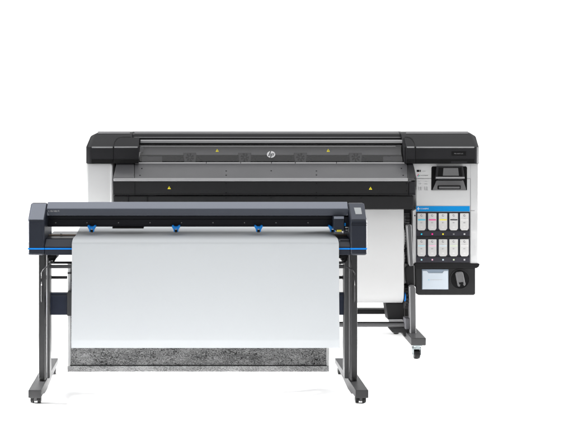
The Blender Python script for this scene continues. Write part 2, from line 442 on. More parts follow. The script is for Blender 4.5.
# cross members
MB().pbox(46.6, 347.4, 292.8, 315.0, 5.16, .03, .004).build('cross_panel', 'navy_panel', cut)
m_ = MB()
for (a, b) in ((47.0, 48.2), (346.4, 347.2)): m_.pbox(a, b, 293.4, 314.4, 5.156, .006, .001)
m_.pbox(48.3, 346.3, 295.0, 295.8, 5.157, .006, .001)
m_.build('panel_edge', 'navy_plastic', cut)
m_ = MB()
m_.cyl((X(47, 5.2), 5.2, Z(262.6, 5.2)), (X(348, 5.2), 5.2, Z(262.6, 5.2)), .007, 16)
m_.build('roll_bar', 'black_plastic', cut)
MB().pbox(46, 349, 265.4, 268.4, 5.14, .03, .004).build('upper_tie', 'post_grey', cut)
m_ = MB()
m_.cyl((X(46, 5.23), 5.23, Z(277.4, 5.23)), (X(349, 5.23), 5.23, Z(277.4, 5.23)), .0085, 16)
for a, b in ((46.3, 51.5), (342.5, 348.5)): m_.cyl((X(a, 5.23), 5.23, Z(277.4, 5.23)), (X(b, 5.23), 5.23, Z(277.4, 5.23)), .012, 16)
m_.build('roll_bar', 'black_plastic', cut)
for s, a in ((-1, 47.2), (1, 338.6)):
    m_ = MB()
    m_.pbox(a, a + 9.5, 255.4, 258.4, 5.09, .08, .004)
    m_.pbox(a + (1 if s < 0 else 3), a + (7 if s < 0 else 9), 258.0, 261.0, 5.10, .05, .004)
    m_.tube([(X(a + 1, 5.08), 5.08, Z(263.6, 5.08)), (X(a + 3.5, 5.08), 5.07, Z(261.6, 5.08)), (X(a + 6, 5.08), 5.08, Z(261.9, 5.08)), (X(a + 8, 5.08), 5.09, Z(258, 5.08))], .006)
    m_.build('mounting_bracket', 'black_plastic', cut)

# ------------------------------------------------------------------ white sheet in the cutter
PY = 4.962
pp = []
for y in (4.985,): pass
top = pz + .0035
pp += [(5.40, top - .16), (5.395, top - .05), (5.38, top + .005), (5.355, top + .030), (5.33, top + .037), (5.30, top + .034), (5.25, top + .024), (5.20, top + .0145), (5.15, top + .007), (5.10, top + .0025), (5.06, top + .0005)]
for i in range(1, 9):
    a = math.pi / 2 * i / 8
    pp.append((5.03 - (5.03 - PY) * math.sin(a), top - .028 * (1 - math.cos(a))))
zb = Z(347.6, PY)
zt = top - .028
for i in range(1, 17):
    k = i / 17
    pp.append((PY + .004 * math.sin(k * 3), zt + (Z(339, PY) - zt) * k))
pp += [(PY, Z(339.3, PY)), (PY + .0018, Z(341.2, PY)), (PY + .004, Z(343.4, PY)), (PY + .0062, Z(346.0, PY)), (PY + .008, Z(347.9, PY + .008))]
def sheet_x(t):
    lo, hi = X(72.0, PY), X(338.8, PY)
    if t > .4: lo -= .005 * (t - .4) / .6; hi += .005 * (t - .4) / .6
    return lo, hi
sheet = MB().strip(pp, sheet_x, .0012).build('paper_sheet', 'paper_white')
tag(sheet, 'wide blank white sheet draped over the front of the navy cutting plotter', 'paper')

# ------------------------------------------------------------------ catch basket
BY = 5.21
bx0, bx1 = X(67.6, BY), X(328.8, BY)
bk = thing('catch_basket', 'mottled grey mesh catch basket hanging behind the white sheet, pale hem along its edges', 'basket', (0.0, BY, Z(371.5, BY)))
zb0 = Z(371.2, BY); zt0 = Z(262, BY)
fp = [(BY, zt0), (BY + .006, Z(300, BY)), (BY, Z(340, BY)), (BY - .004, Z(357, BY)), (BY - .006, Z(365, BY)), (BY - .002, zb0 + .012), (BY + .006, zb0 + .004), (BY + .02, zb0)]
rear = [(5.255, zb0 + .012), (5.275, zb0 + .05), (5.285, zb0 + .30)]
MB().strip(fp + rear, lambda t: (bx0 + .012, bx1 - .012), -.003).build('mesh_panel', 'mesh_fabric', bk)
MB().strip([(BY - .0105, Z(365.4, BY)), (BY - .0105, Z(368, BY)), (BY - .008, zb0 + .006), (BY - .002, zb0 + .0005)], lambda t: (bx0, bx1), -.0035).build('hem', 'hem_fabric', bk)
MB().box(bx0 + .016, bx1 - .013, BY - .0125, BY - .008, Z(365.3, BY), Z(364.5, BY), .001).build('seam', 'rubber', bk)
for a, b in ((bx0, bx0 + .019), (bx1 - .015, bx1)):
    MB().box(a, b, BY - .011, BY + .012, zb0 + .004, zt0, .003).build('side_hem', 'hem_grey', bk)
for px in (66.5, 334):
    x = X(px, BY)
for a, b in ((67.0, 72.6), (326.0, 332.0)):
    MB().pbox(a, b, 292.0, 316.0, 5.14, .075, .004).build('hanging_clip', 'post_dark', bk)
for a, b in ((67.3, 73), (324, 329)):
    MB().pbox(a, b, 272.2, 274.0, BY - .014, .02, .002).build('strap', 'post_dark', bk)

# ================================================================== LARGE PRINTER
pr = thing('large_format_printer', 'large black and white roll printer with ten ink cartridges, standing behind the cutting plotter', 'printer', (X(283, 6.2), 6.2, 0))
HY = 6.0
def cap_prof(yf, rear=True, top=134.0):
    return [(yf, Z(163.6, yf)), (yf, Z(147.2, yf)), (6.10, Z(134.2, 6.10)), (6.18, Z(131.6, 6.18)), (6.50, Z(131.6, 6.18) - .035), (6.72, 1.30), (6.72, Z(163.6, yf))]
def hood_cap(pa, pb, side):
    xa, xb = X(pa, HY), X(pb, HY)
    xo = xa if side < 0 else xb
    def sel(e): return all(abs(v.co.x - xo) < 1e-4 for v in e.verts) or (abs(e.verts[0].co.x - xo) > 1e-4) != (abs(e.verts[1].co.x - xo) > 1e-4) and False
    m_ = MB(); prof = cap_prof(HY)
    # outer shoulder: two sections, the outermost pulled in at the top
    sh = .055
    t = bmesh.new(); secs = []
    def sect(x, ins, drop):
        out = []
        for i, (y, z) in enumerate(prof):
            yy, zz = y, z
            if i in (0, 1): yy = y + ins
            if i in (2, 3, 4): zz = z - drop
            if i in (5, 6): yy = y - ins
            out.append((x, yy, zz))
        return out
    xs = [(0, .050, .020), (.006, .028, .012), (.018, .010, .005), (.040, .0, .0)]
    lst = []; tap = .022 if side < 0 else .004
    for dx, ins, dr in xs: 
        q = sect(xo - side * dx, ins, dr)
        lst.append([(p[0] - side * tap * (1.0 if k == 2 else 2.2 if k in (3, 4) else 0), p[1], p[2]) for k, p in enumerate(q)])
    lst.append(sect(xb if side < 0 else xa, 0, 0))
    vs = [[t.verts.new(p) for p in s] for s in lst]
    n = len(prof)
    for i in range(len(vs) - 1):
        for k in range(n):
            j = (k + 1) % n
            t.faces.new((vs[i][k], vs[i][j], vs[i + 1][j], vs[i + 1][k]))
    t.faces.new(vs[0]); t.faces.new(vs[-1][::-1])
    m_.merge(t)
    return m_
def cap_dress(pa, pb, parent, sl=0, sr=0, band=True):
    # light edge trim, lower black band
    MB().rect(pa + .4 + sl, pb - .4 - sr, 146.7, 148.0, *flat(HY), -.006, .003, .002).build('edge_trim', 'silver_trim', parent)
    MB().rect(pa + .2 + sl, pb - .2 - sr, 159.3, 163.5, *flat(HY), -.006, .002, .001).build('lower_band', 'black_plastic', parent)
hl = hood_cap(85.2, 131.0, -1).build('hood_end', 'hood_plastic', pr)
cap_dress(85.2, 113.2, hl, 6.2)
hr = hood_cap(404.4, 481.0, 1).build('hood_end', 'hood_plastic', pr)
cap_dress(415.7, 481.0, hr, 0, 6.4)
n_ = MB().rect(451.4, 466.0, 151.4, 155.8, *flat(HY), -.002, .0015, .001).build('nameplate', 'black_plastic', hr)
lettering(454.2, 463.2, 153.1, 154.1, *flat(HY), .0022, .7, 9).build('lettering', 'grey_mark', n_)
MB().rect(451.0, 467.0, 161.3, 163.3, *flat(HY), .001, .003, .001).build('lower_tab', 'hood_plastic', hr)
# inner caps beside the window
for (pa, pb, s) in ((113.8, 138.6, -1), (406.4, 415.2, 1)):
    yf = 5.985
    x_a, x_b = X(pa, yf), X(pb, yf)
    t = bmesh.new(); vs = []
    for dx, tp in ((0, 146.2), (.9, 142.6), (2.0, 140.4), (3.6, 138.8), (5.6, 137.9), (8.4, 137.5), (None, 137.5)):
        if dx is None: x = x_b if s < 0 else x_a
        else: x = X(pa + dx, yf) if s < 0 else X(pb - dx * .8, yf)
        k = (147.0 - tp) / 9.5; Ys = yf + .065 * k
        vs.append([t.verts.new(p) for p in ((x, yf, Z(163.4, yf)), (x, yf, Z(147.0, yf)), (x, Ys, Z(tp, Ys)), (x, 6.14, Z(tp, Ys) - .012), (x, 6.14, Z(163.4, yf)))])
    for i in range(len(vs) - 1):
        for k in range(5): t.faces.new((vs[i][k], vs[i][(k + 1) % 5], vs[i + 1][(k + 1) % 5], vs[i + 1][k]))
    t.faces.new(vs[0]); t.faces.new(vs[-1][::-1])
    ic = MB().merge(t).build('hood_shoulder', 'hood_plastic', pr)
    gp = [(113.1, 147), (114.3, 142.0), (116.0, 139.2), (118.6, 137.6), (123, 136.9), (131, 136.8)] if s < 0 else [(415.5, 147), (414.2, 142.2), (412.6, 139.0), (410.6, 137.6), (407.6, 136.9), (404.6, 136.8)]
    gq = [(x_ + .9 * (1 if s < 0 else -1) * (1 if i < 4 else 0), y_ + (.7 if i > 1 else 0)) for i, (x_, y_) in enumerate(gp)]
    gm = MB()
    for i in range(len(gp) - 1): gm.plate([gp[i], gp[i + 1], gq[i + 1], gq[i]], (HY, Z(147.2, HY)), (6.10, Z(134.2, 6.10)), -.002, .0015)
    if s < 0: gm.rect(113.1, 113.9, 147, 163.5, *flat(HY), -.002, .0015)
    else: gm.rect(415.0, 415.7, 147, 163.5, *flat(HY), -.002, .0015)
    gm.build('groove', 'black_mark', hl if s < 0 else hr)
    MB().rect(pa + .5, pb - .9, 146.6, 147.9, *flat(yf), -.006, .003, .002).build('edge_trim', 'silver_trim', ic)
    MB().rect(pa + .3, pb - .3, 159.3, 163.2, *flat(yf), -.006, .002, .001).build('lower_band', 'black_plastic', ic)
    MB().box(X(pa - 1.0, 6.05) if s < 0 else X(pb, 6.05), X(pa, 6.05) if s < 0 else X(pb + 1.0, 6.05), 6.03, 6.3, Z(163, 6.05), Z(145, 6.05) , .002).build('gap_seal', 'black_plastic', ic)
# centre of the hood
xa, xb = X(113.0, 6.3), X(415.8, 6.3)
ht = MB().prism([(6.10, Z(140.0, 6.10)), (6.103, Z(138.9, 6.103)), (6.115, Z(137.3, 6.115)), (6.13, Z(134.4, 6.13)), (6.20, Z(131.4, 6.20)), (6.50, Z(131.4, 6.20) - .035), (6.70, 1.33), (6.70, Z(140, 6.1))], X(131.3, 6.1), X(404.1, 6.1), .004)
ht = ht.build('hood_top', 'hood_plastic', pr)
tA, tB = (6.13, Z(134.4, 6.13)), (6.20, Z(131.4, 6.20))
MB().rect(134.5, 400.6, 131.7, 134.0, tA, tB, -.002, .003, .001).build('top_strip', 'hood_strip', ht)
cA, cB = (6.10, Z(134.2, 6.10)), (6.18, Z(131.6, 6.18))
MB().rect(98, 130, 131.8, 134.0, cA, cB, -.002, .003, .001).build('top_strip', 'hood_strip', hl)
MB().rect(406, 468, 131.8, 134.0, cA, cB, -.002, .003, .001).build('top_strip', 'hood_strip', hr)
MB().prism([(6.108, Z(138.1, 6.108)), (6.116, Z(137.2, 6.116)), (6.108, Z(137.0, 6.108)), (6.100, Z(137.9, 6.1))], X(134, 6.1), X(403, 6.1)).build('ridge', 'hood_strip', ht)
# silver bar over the window
xsa, xsb = X(140.2, 6.06), X(404.6, 6.06)
MB().prism([(6.06, Z(143.2, 6.06)), (6.06, Z(140.6, 6.06)), (6.068, Z(139.9, 6.068)), (6.10, Z(140.1, 6.10)), (6.10, Z(143.2, 6.06))], xsa, xsb, .004, 3).build('handle_bar', 'silver_trim', pr)
# window and what is behind it
wA, wB = (6.02, Z(161.4, 6.02)), (6.06, Z(144.8, 6.06))
MB().rect(138.4, 406.8, 143.4, 145.2, *flat(6.068), -.03, 0, .002).build('window_seal', 'black_plastic', pr)
inn = MB().rect(137.5, 407.5, 144.0, 154.2, wA, wB, -.075, -.06).build('print_zone', 'interior_grey', pr)
MB().rect(137.5, 407.5, 152.6, 153.6, wA, wB, -.062, -.05, .002).build('zone_ledge', 'interior_dark', inn)
MB().rect(137.5, 407.5, 154.0, 163.5, wA, wB, -.078, -.058).build('zone_floor', 'interior_dark', inn)
for px in (189.8, 245.0, 301.0, 356.4):
    fn = MB()
    fn.plate([(px - 6.6, 151.2), (px + 6.6, 151.2), (px + 5.6, 161.0), (px - 5.6, 161.0)], wA, wB, -.058, -.030, .003)
    fn = fn.build('cooling_fan', 'fan_grey', inn)
    fr = MB()
    c = onp(px, 156.2, wA, wB)
    uY, uz = wB[0] - wA[0], wB[1] - wA[1]; n = Vector((0, -uz, uY)).normalized(); u = Vector((0, uY, uz)).normalized()
    for k in range(7):
        a = 2 * math.pi * k / 7 + px
        d = Vector((1, 0, 0)) * math.cos(a) + u * math.sin(a); e = Vector((1, 0, 0)) * -math.sin(a) + u * math.cos(a)
        b0 = c - n * .0285
        q = [b0 + d * .008 + e * .003, b0 + d * .028 + e * .009, b0 + d * .028 - e * .004, b0 + d * .008 - e * .003]
        fr.loop([p + n * .003 for p in q], q)
    fr.build('fan_blade', 'black_plastic', fn)
for (a, b) in ((147, 182.5), (197.3, 237.6), (252.6, 293.4), (308.8, 348.8), (364, 392)):
    MB().plate([(a, 154.2), (b, 154.2), (b - 6, 161.2), (a + 6, 161.2)], wA, wB, -.057, -.040, .003).build('ink_guard', 'black_plastic', inn)
for pts_, d0, d1 in (([(139.8, 146.0), (143.6, 146.0), (142.6, 152.0), (139.2, 152.0)], -.03, -.01),
                     ([(402.8, 145.6), (404.4, 145.6), (406.6, 159.2), (404.9, 159.2)], -.004, .004),
                     ([(139.3, 152.2), (140.6, 152.2), (139.0, 159.3), (138.0, 159.3)], -.004, .004)):
    MB().plate(pts_, wA, wB, d0, d1, .001).build('window_frame', 'silver_trim', pr)
for a, b in ((141.5, 162.0), (384, 403.5)):
    MB().rect(a, b, 155, 161, wA, wB, -.05, -.03, .004).build('maintenance_station', 'fan_grey', inn)
win = MB().rect(138.8, 406.0, 145.0, 161.3, wA, wB, -.003, 0).build('window', 'tinted_window', pr)
MB().rect(141, 395.5, 146.2, 146.8, wA, wB, .0005, .002).build('window_edge', 'post_light', win)
def warning(px, py, A, B, w, h, parent):
    o = MB().plate([(px, py - h / 2), (px + w / 2, py + h / 2), (px - w / 2, py + h / 2)], A, B, .0005, .002).build('warning_sticker', 'warning_yellow', parent)
    mm = MB(); mm.rect(px - .22, px + .22, py - .5, py + .45, A, B, .002, .003); mm.rect(px - .22, px + .22, py + .7, py + 1.05, A, B, .002, .003)
    mm.build('exclamation_mark', 'black_mark', o)
warning(217.2, 150.4, wA, wB, 3.2, 2.9, win); warning(328.2, 150.4, wA, wB, 3.2, 2.9, win)
# round emblem
em = MB(); cxp, cyp, rx, ry = 271.0, 154.6, 4.15, 3.35
em.plate([(cxp + rx * math.cos(a * math.pi / 16), cyp - ry * math.sin(a * math.pi / 16)) for a in range(32)], wA, wB, .0005, .003)
em = em.build('emblem', 'emblem_silver', win)
def stroke(mm, pts, w):
    for (x_0, y_0), (x_1, y_1) in zip(pts[:-1], pts[1:]):
        mm.plate([(cxp + rx * x_0 - w, cyp - ry * y_0), (cxp + rx * x_0 + w, cyp - ry * y_0), (cxp + rx * x_1 + w, cyp - ry * y_1), (cxp + rx * x_1 - w, cyp - ry * y_1)], wA, wB, .003, .004)
mm = MB()
stroke(mm, [(-.08, .96), (-.62, -.50)], .42)                                   # h stem
stroke(mm, [(-.20, .30), (-.02, .22), (-.30, -.50)], .36)                     # h arch
stroke(mm, [(.32, .36), (-.16, -.96)], .42)                                   # p stem
stroke(mm, [(.40, .36), (.66, .26), (.44, -.36), (.20, -.46)], .36)           # p bowl
mm.build('emblem_letters', 'dark_plastic', em)

# output table (front flap)
xA, xB = X(113.2, 5.9), X(411.2, 5.9)
tabA, tabB = (5.865, Z(178.4, 5.865)), (6.01, Z(162.8, 6.01))
tb = MB().prism([(5.87, Z(181, 5.87)), (5.865, Z(178.4, 5.865)), (6.01, Z(162.8, 6.01)), (6.10, Z(162.8, 6.01) - .02), (6.10, 1.10), (5.9, 1.10)], X(116, 5.9), X(410.2, 5.9), .003).build('output_table', 'table_grey', pr)
MB().rect(113.6, 408.0, 178.2, 181.2, *flat(5.862), -.012, .002, .003, 3).build('table_lip', 'silver_trim', tb)
MB().plate([(407.9, 178.4), (413.8, 178.0), (415.0, 180.0), (408.5, 181.2)], *flat(5.862), -.012, .001, .002).build('table_corner', 'arm_metal', tb)
m_ = MB()
for (a, b) in ((135, 206), (206.6, 240.4), (240.9, 271.2), (271.8, 295), (295.6, 336.2), (336.8, 404.5)):
    m_.rect(a, b, 162.5, 163.9, tabA, tabB, -.002, .003, .001)
m_.build('rear_lip', 'silver_trim', tb)
for a, b in ((134.2, 134.9), (407.2, 407.9)): MB().rect(a, b, 162.9, 178, tabA, tabB, -.001, .0012).build('seam', 'black_plastic', tb)
for px, py in ((141.8, 168.5), (133.2, 175.2), (140.0, 175.4), (226.2, 171), (226.2, 175.2), (271.2, 170.8), (316.4, 171), (316.4, 175), (401.4, 168.4), (403.2, 175.4)):
    p = onp(px, py, tabA, tabB)
    MB().rect(px - .65, px + .65, py - .4, py + .4, tabA, tabB, -.001, .0012).build('table_hole', 'black_mark', tb)
# corner pieces at the table ends
MB().plate([(408.0, 163.2), (412.6, 163.2), (416.2, 178.0), (408.0, 178.2)], tabA, tabB, -.03, .001, .003).build('table_end', 'hood_plastic', tb)
MB().plate([(116.4, 163.4), (134, 163.4), (134, 178.0), (113.2, 178.0)], tabA, tabB, -.03, .0015, .003).build('table_end', 'table_grey', tb)
# front panels below the table
ff = MB().pbox(113.2, 408.6, 181.4, 195.0, 5.867, .03, .003).build('front_panel', 'dark_plastic', pr)
MB().pbox(408.9, 415.4, 181.6, 195.0, 5.869, .03, .003).build('panel_end', 'hood_plastic', ff)
m_ = MB().rect(134.6, 135.0, 182, 195, *flat(5.867), -.001, .001)
m_.rect(113.4, 414.8, 193.9, 194.3, *flat(5.867), -.001, .001)
m_.build('seam', 'black_mark', ff)
warning(169.2, 187.6, *flat(5.867), 3.2, 2.8, ff); warning(370.5, 188.2, *flat(5.867), 3.2, 2.8, ff)
for px, py in ((226, 183.5), (226, 192.6), (316.4, 183.4), (316.4, 192.6), (406.6, 183.4), (406.6, 190.8)):
    MB().rect(px - .5, px + .5, py - .5, py + .5, *flat(5.867), -.001, .0012).build('screw_hole', 'black_mark', ff)
lf = MB().pbox(113.6, 413.6, 195.9, 209.2, 5.885, .06, .003).build('lower_panel', 'dark_plastic', pr)
m_ = MB()
for (a, b) in ((128, 128.8), (147, 147.5)): m_.rect(a, b, 196.4, 208.8, *flat(5.885), -.001, .0012)
m_.rect(113.8, 413.4, 195.95, 196.6, *flat(5.885), -.001, .0012)
m_.build('seam', 'black_mark', lf)
for px in (226, 271, 316, 361): MB().rect(px - .5, px + .5, 197.4, 198.3, *flat(5.885), -.001, .0012).build('screw_hole', 'black_mark', lf)
# body behind
MB().box(X(112.5, 6.1), X(415, 6.1), 6.15, 6.68, .98, 1.31, .01).build('body', 'black_plastic', pr)
# white cabinets
def vsel(e): return abs(e.verts[0].co.z - e.verts[1].co.z) > .2
CYF = 6.015
cab = MB()
xo0, xo1 = X(86.3, CYF), X(112.9, CYF)
cab.box(xo0, xo1, CYF, 6.66, Z(268, CYF), Z(163.9, CYF), .016, 4, vsel)
cab = cab.build('side_cabinet', 'cabinet_white', pr)
MB().box(X(110.4, CYF), X(112.6, CYF), CYF - .004, CYF + .02, Z(206, CYF), Z(165, CYF), .003).build('cabinet_edge', 'cabinet_white', cab)
MB().box(xo0 + .01, xo1, CYF + .012, 6.64, Z(268, CYF) - .05, Z(268, CYF) - .001, .015, 3).build('cabinet_base', 'black_plastic', cab)

rc = MB()
pts = [(413.2, 163.8), (480.4, 163.8), (480.4, 263.4), (412.8, 263.4), (412.8, 211), (416.6, 209), (416.6, 178.6)]
P0 = [(X(a, CYF), CYF, Z(b, CYF)) for a, b in pts]
P1 = [(p[0], 6.66, p[2]) for p in P0]
xr_ = X(480.4, CYF)
rc.loop(P0, P1, .022, 6, lambda e: all(abs(v.co.x - xr_) < 1e-4 for v in e.verts) and (abs(e.verts[0].co.z - e.verts[1].co.z) > .2))
rc = rc.build('ink_cabinet', 'cabinet_white', pr)
fc = flat(CYF)
MB().rect(416.5, 470.4, 178.35, 178.85, *fc, -.002, .001).build('seam', 'grey_mark', rc)
MB().rect(470.2, 470.6, 178.8, 262.6, *fc, -.002, .001).build('seam', 'grey_mark', rc)
MB().rect(470.4, 474.6, 210.4, 210.9, *fc, -.002, .001).build('seam', 'grey_mark', rc)
MB().rect(470.4, 470.7, 164.4, 178.4, *fc, -.002, .0008).build('seam', 'pale_mark', rc)
# little printed marks
mk = MB(); mk.rect(416.7, 419.2, 169.9, 171.9, *fc, -.001, .0012); mk.rect(419.5, 420.0, 170.0, 171.8, *fc, -.001, .0012); mk.rect(420.3, 420.9, 170.0, 171.8, *fc, -.001, .0012)
mk.build('badge', 'black_mark', rc)
lettering(422.6, 425.2, 170.8, 171.6, *fc, .0012, .5, 4).build('lettering', 'pale_mark', rc)
for (dx, dy, mm_) in ((-.75, .35, 'magenta'), (.05, -.65, 'lamp_red'), (.8, .35, 'lamp_green'), (0, .75, 'cyan')):
    MB().rect(418.3 + dx - .45, 418.3 + dx + .45, 175.3 + dy - .45, 175.3 + dy + .45, *fc, -.001, .0011).build('colour_dot', mm_, rc)
lettering(420.6, 428.2, 175.1, 175.8, *fc, .0012, .55, 5).build('lettering', 'grey_mark', rc)
for (a, b, c_, d_, sd) in ((417.8, 420.4, 181.0, 181.7, 1), (418.6, 421.2, 183.3, 184.1, 2), (424.0, 428.0, 181.0, 181.8, 3), (424.8, 427.6, 183.4, 184.8, 4)):
    lettering(a, b, c_, d_, *fc, .0012, .5, sd).build('lettering', 'pale_mark', rc)
icm = MB(); rr = random.Random(3)
for bx_ in (418.0, 424.2):
    for i in range(6):
        for j in range(6):
            if (i + j) % 2 == 0 and i not in (2,): icm.rect(bx_ + i * .6, bx_ + i * .6 + .42, 186.8 + j * .6, 186.8 + j * .6 + .45, *fc, -.001, .0011)
icm.build('pictogram', 'grey_mark', rc)
# display bay
bay = MB().plate([(431.4, 167.6), (432.4, 166.4), (466.0, 166.4), (467.0, 167.6), (467.0, 190.2), (431.2, 190.2)], *fc, -.004, .002, .001).build('display_bay', 'black_mark', rc)
sA, sB = (CYF - .02, Z(190, CYF - .02)), (CYF - .004, Z(178, CYF - .02))
MB().plate([(436.4, 180.4), (463.2, 180.4), (466.2, 190.0), (432.4, 190.0)], *flat(CYF - .006), -.004, .004, .002).build('keyboard_shelf', 'shelf_grey', bay)
MB().rect(437.6, 460.6, 185.6, 189.2, *flat(CYF - .012), -.004, .002, .001).build('slot', 'black_mark', bay)
MB().rect(439.0, 459.6, 186.5, 188.4, *flat(CYF - .016), -.004, .003, .001).build('slot_cover', 'shelf_grey', bay)
MB().plate([(437.4, 178.3), (462.6, 178.3), (461.6, 180.8), (438.6, 180.8)], *flat(CYF - .008), -.004, .004, .001).build('hinge', 'dark_plastic', bay)
dA, dB = (CYF - .055, Z(178.6, CYF - .055)), (CYF - .025, Z(165.9, CYF - .025))
dsp = MB().plate([(436.6, 165.8), (463.0, 165.8), (464.8, 178.7), (435.6, 178.7)], dA, dB, -.022, 0, .004).build('display', 'hood_plastic', bay)
MB().plate([(438.6, 167.4), (461.4, 167.4), (462.4, 176.4), (437.8, 176.4)], dA, dB, -.002, .0015, .001).build('display_glass', 'black_mark', dsp)
MB().plate([(443.4, 168.2), (458.0, 168.2), (458.8, 175.8), (442.8, 175.8)], dA, dB, .0005, .0025).build('screen', 'screen_grey', dsp)
MB().plate([(435.8, 177.0), (464.4, 177.0), (464.7, 178.5), (435.7, 178.5)], dA, dB, -.001, .003, .001).build('display_lip', 'silver_trim', dsp)
# blue banner
bn = MB().rect(416.2, 469.6, 206.1, 211.4, *fc, -.002, .002).build('blue_banner', 'sky_blue', rc)
lettering(420.0, 428.4, 208.0, 209.2, *fc, .003, .72, 8).build('lettering', 'white_mark', bn)
q = MB(); q.rect(418.0, 418.5, 207.0, 210.4, *fc, .001, .003); q.rect(417.0, 419.6, 208.4, 209.0, *fc, .001, .003); q.build('star_mark', 'white_mark', bn)
# cartridge bay
by = MB().rect(416.1, 469.9, 211.9, 262.4, *fc, -.004, .003, .001).build('cartridge_bay', 'cartridge_bay', rc)
m_ = MB()
for k in range(4):
    xx = 427.05 + 10.72 * k
    m_.rect(xx - .35, xx + .35, 212.4, 231.5, *fc, .002, .0045); m_.rect(xx - .35, xx + .35, 238.2, 257, *fc, .002, .0045)
m_.rect(416.3, 469.7, 212.0, 212.7, *fc, .002, .005)
m_.build('bay_divider', 'rail_black', by)
m_ = MB(); m_.rect(416.3, 469.7, 236.2, 238.0, *fc, .002, .006, .001); m_.rect(416.3, 469.7, 230.4, 231.0, *fc, .002, .006, .001); m_.rect(416.3, 469.7, 256.6, 257.2, *fc, .002, .006, .001)
m_.build('bay_rib', 'dark_plastic', by)
lampc = ['cyan', 'magenta', 'warning_yellow', 'grey_mark', 'pale_mark', 'light_cyan', 'light_magenta', 'pale_blue', 'pale_green', 'pale_mark']
for r_ in range(2):
    for k in range(5):
        xx = 421.4 + 10.72 * k; yy = (234.0, 259.6)[r_]
        MB().rect(xx - .75, xx + .75, yy - .75, yy + .75, *fc, .002, .006, .001).build('indicator_lamp', lampc[r_ * 5 + k], by)
MB().rect(414.3, 415.4, 215.0, 216.2, *fc, -.001, .002).build('lock_hole', 'black_mark', rc)
MB().rect(415.8, 416.15, 211.5, 263, *fc, -.001, .002).build('seam', 'grey_mark', rc)
# black base of the cabinet + service box
bs = MB()
bs.plate([(414.6, 262.7), (470.0, 262.7), (471.2, 263.4), (479.4, 263.4), (479.8, 264.6), (478.9, 266.8), (476.8, 268.2), (414.8, 268.2)], *flat(CYF - .006), -.62, 0, .006)
bs = bs.build('cabinet_base', 'black_plastic', pr)
SY = 6.02
sv = MB().plate([(415.0, 267.4), (475.6, 267.4), (475.6, 293.8), (474.2, 295.2), (418.4, 295.2), (415.6, 293.0)], *flat(SY), -.42, 0, .008, 3).build('service_box', 'dark_plastic', pr)
fs = flat(SY)
MB().rect(416.4, 474.8, 267.9, 268.5, *fs, -.001, .001).build('seam', 'black_mark', sv)
sp = MB().rect(421.8, 448.4, 269.2, 289.4, *fs, -.004, .003, .002).build('cartridge_frame', 'service_notch', sv)
MB().plate([(422.3, 270.6), (426.6, 270.6), (428.2, 272.8), (442.2, 272.8), (443.8, 270.6), (447.9, 270.6), (447.9, 289.0), (422.3, 289.0)], *fs, .001, .006, .002).build('maintenance_panel', 'service_panel', sp)
MB().rect(428.2, 428.9, 279.3, 280.0, *fs, .005, .007).build('colour_dot', 'cyan', sp)
MB().rect(430.4, 442.0, 279.5, 279.9, *fs, .005, .007).build('printed_line', 'pale_mark', sp)
c = Vector((X(459.8, SY), SY, Z(279.2, SY)))
rim = MB(); n = 40; ro, ri = .069, .062
t = bmesh.new(); rings = []
for (r__, yo) in ((ro, 0.001), (ro, -.004), (ri, -.004), (ri, .001)):
    rings.append([t.verts.new(c + Vector((math.cos(2 * math.pi * k / n) * r__, yo, math.sin(2 * math.pi * k / n) * r__))) for k in range(n)])
for i in range(4):
    for k in range(n):
        t.faces.new((rings[i][k], rings[i][(k + 1) % n], rings[(i + 1) % 4][(k + 1) % n], rings[(i + 1) % 4][k]))
rim.merge(t); dr = rim.build('dial_rim', 'dark_plastic', sv)
MB().cyl(c + Vector((0, .01, 0)), c - Vector((0, .0015, 0)), .0615, 40).build('dial_recess', 'black_mark', dr)
kn = MB().plate([(455.0, 273.4), (456.4, 271.6), (461.0, 271.2), (462.4, 272.4), (464.8, 284.2), (463.4, 285.6), (462.6, 283.6), (459.4, 284.0), (459.2, 286.2), (457.4, 286.0)], *fs, -.001, .020, .004).build('dial_knob', 'knob_grey', dr)
MB().plate([(457.9, 282.0), (462.2, 281.4), (462.6, 283.4), (458.4, 284.0)], *fs, .018, .0215).build('knob_slot', 'black_mark', kn)

# take-up unit on the right
gA = []
gx0, gx1 = X(404.8, 6.05), X(409.4, 6.05)
m_ = MB().pbox(403.6, 412.8, 205, 227, 6.06, .12, .008); m_.pbox(405.0, 410.6, 208.5, 330, 6.12, .1, .006)
post = m_.build('take_up_post', 'black_plastic', pr)
for (py, rr_, tt) in ((219, .062, 18), (238, .070, 22), (258, .055, 16)):
    MB().gear((gx0, 6.10, Z(py, 6.05)), (gx1, 6.10, Z(py, 6.05)), rr_ * .86, rr_, tt).build('gear', 'post_dark', post)
MB().gear((X(404.4, 6.0), 6.03, Z(297, 6.0)), (X(409.6, 6.0), 6.03, Z(297, 6.0)), .074, .084, 20).build('gear', 'dark_plastic', post)
MB().cyl((X(403.6, 6.0), 5.975, Z(296, 6.0)), (X(404.2, 6.0), 5.975, Z(296, 6.0)), .03, 32).build('hub_ring', 'hub_blue', post)
MB().cyl((X(403.4, 5.98), 6.03, Z(269, 5.98)), (X(407.2, 5.98), 6.03, Z(269, 5.98)), .017, 18, None, .004).build('spindle_end', 'silver_trim', post)
